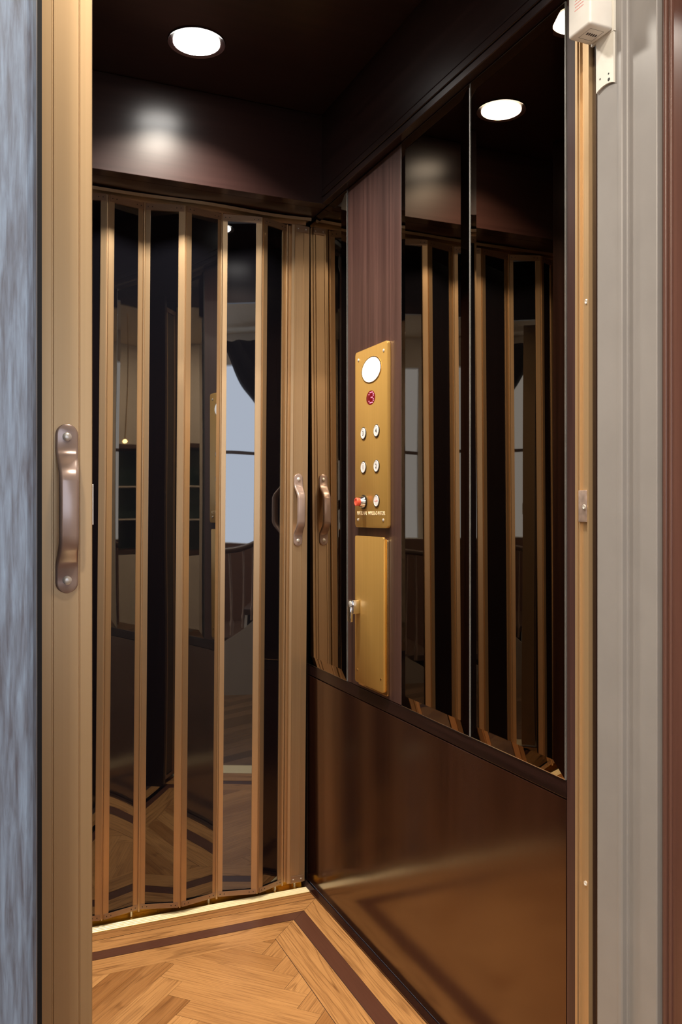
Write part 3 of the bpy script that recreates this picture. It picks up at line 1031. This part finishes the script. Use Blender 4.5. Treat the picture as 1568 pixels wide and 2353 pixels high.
# drape, drawn aside
cb = bmesh.new()
g1, g2 = [], []
N = 40
for j in range(24):
    t = j / 23
    z = 2.62 - 1.05 * t
    xl = -0.06 + 0.50 * t ** 0.9
    row = []
    for i in range(N + 1):
        s_ = i / N
        x = xl + (0.95 - xl) * s_
        y = HY0 + 0.20 + 0.035 * math.sin(s_ * 46) * (1 - 0.3 * t)
        row.append(cb.verts.new((x, y, z)))
    g1.append(row)
for a, d in zip(g1, g1[1:]):
    for i in range(N):
        cb.faces.new((a[i], a[i + 1], d[i + 1], d[i]))
bmesh.ops.solidify(cb, geom=cb.faces[:], thickness=0.006)
mcur = MB(); mcur.merge(cb)
tag(mcur.build('curtain', M['curtain'], None, True, 60), 'dark drape drawn aside at the hall window, mirrored in a gate pane', 'curtain')

# staircase rising along the hall
sr = thing('staircase', 'staircase with thin balusters, mirrored in the bright gate pane', 'staircase', (-0.2, -0.9, 0.0))
SX = -0.20
MB().prism([(SX, 0.0), (2.2, 0.0), (2.2, 1.80), (SX + 0.02, 0.03)], 'y', -0.49, -0.45).build('stringer', M['stair_grey'], sr)
for k in range(9):
    x = SX + 0.04 + k * 0.24
    MB().box(x, x + 0.27, -1.35, -0.50, 0.18 * k + 0.14, 0.18 * k + 0.18, 0.004).build('tread', M['stair_dark'], sr)
    MB().box(x + 0.02, x + 0.04, -1.35, -0.50, 0.18 * k, 0.18 * k + 0.14).build('riser', M['hall_white'], sr)
RAIL = [(-0.12, 0.86), (0.12, 0.885), (0.30, 0.92), (0.50, 1.00), (0.80, 1.22), (1.90, 2.04)]


def rail_z(x):
    for (xa, za), (xb_, zb_) in zip(RAIL, RAIL[1:]):
        if x <= xb_:
            return za + (zb_ - za) * (x - xa) / (xb_ - xa)
    return RAIL[-1][1]


for k in range(24):
    x = SX + 0.10 + k * 0.062
    zb = 0.03 + 0.74 * (x - SX)
    h = rail_z(x) - zb
    MB().lathe([(0.009, 0), (0.009, 0.05), (0.013, 0.07), (0.0055, 0.10), (0.0055, h - 0.02), (0.008, h)], (x, -0.47, zb), (0, 0, 1), 8).build('baluster', M['handle'], sr, True)
MB().tube([(x, -0.47, z) for x, z in RAIL], 0.018, 12).build('handrail', M['stair_dark'], sr, True)
MB().box(-0.30, 2.2, -1.40, -1.36, 0.0, 0.93).build('side_panel', M['stair_brown'], sr)

# display cabinet and pendant at the far left of the hall
cab = thing('display_cabinet', 'dark framed display cabinet with glass shelves, mirrored in the gate', 'cabinet', (-1.55, -2.2, 0.0))
m = MB()
for x0, x1, z0, z1 in ((-2.0, -1.96, 0.75, 1.75), (-1.14, -1.10, 0.75, 1.75), (-1.96, -1.14, 1.71, 1.75), (-1.96, -1.14, 0.75, 0.79)):
    m.box(x0, x1, -2.44, -2.12, z0, z1, 0.003)
m.build('carcass', M['stair_dark'], cab)
MB().box(-1.958, -1.142, -2.44, -2.42, 0.79, 1.71).build('back_panel', M['glass_green'], cab)
for z in (1.06, 1.36):
    MB().box(-1.958, -1.142, -2.41, -2.14, z, z + 0.012).build('shelf', M['hall_white'], cab)
MB().box(-2.0, -1.10, -2.44, -2.12, 0.0, 0.745, 0.004).build('base_cupboard', M['hall_white'], cab)
vz = MB().lathe([(0.0, 0.0), (0.045, 0.0), (0.065, 0.05), (0.055, 0.10), (0.02, 0.15), (0.022, 0.20), (0.018, 0.20), (0, 0.19)], (-1.50, -2.27, 1.373), (0, 0, 1), 20)
tag(vz.build('vase', M['glass_green'], None, True), 'small green vase on the display cabinet shelf', 'vase')
pn = thing('pendant_lamp', 'small pendant lamp hanging in the hall by the display cabinet', 'lamp', (-1.05, -1.35, HZ))
MB().lathe([(0.004, -1.0), (0.004, 0.0)], (-1.05, -1.35, HZ), (0, 0, 1), 8).build('rod', M['brass_edge'], pn)
MB().lathe([(0, -1.035), (0.012, -1.030), (0.017, -1.018), (0.012, -1.006), (0.004, -1.0)], (-1.05, -1.35, HZ), (0, 0, 1), 16).build('bulb', M['bulb'], pn, True)


def hall_fill_light(x, y, power, col=(1.0, 0.88, 0.72), size=0.16):  # one downlight is seen reflected; the others are unseen, added as fill
    r = thing('ceiling_light', 'small round recessed fill lamp in the hall ceiling', 'ceiling light', (x, y, HZ), 'recessed lamps in the hall ceiling')
    MB().lathe([(size / 2 + 0.01, -0.0005), (size / 2 + 0.01, -0.006), (size / 2, -0.006)], (x, y, HZ), (0, 0, 1), 32).build('trim_ring', M['hall_white'], r, True)
    l_ = bpy.data.lights.new('lamp_beam', 'AREA')
    l_.shape = 'DISK'; l_.size = size; l_.energy = power; l_.color = col
    o = bpy.data.objects.new('lamp_beam', l_)
    COL.objects.link(o)
    o.location = (x, y, HZ - 0.008)
    adopt(o, r)
    MB().lathe([(size / 2, -0.001), (size / 2, -0.004), (0, -0.005)], (x, y, HZ), (0, 0, 1), 32).build('lens', M['lens'], r, True)


for x, y, p in ((-1.6, -0.4, 40), (-0.4, -0.35, 34), (-1.6, -1.7, 30), (0.45, 0.30, 15)):  # last one added by the door to brighten post and lock box
    hall_fill_light(x, y, p)

# ------------------------------------------------------------------ world: overcast daylight outside
w = bpy.data.worlds.new('world')
SC.world = w
w.use_nodes = True
bg = w.node_tree.nodes['Background']
bg.inputs['Color'].default_value = (0.75, 0.84, 1.0, 1)
bg.inputs['Strength'].default_value = 3.0
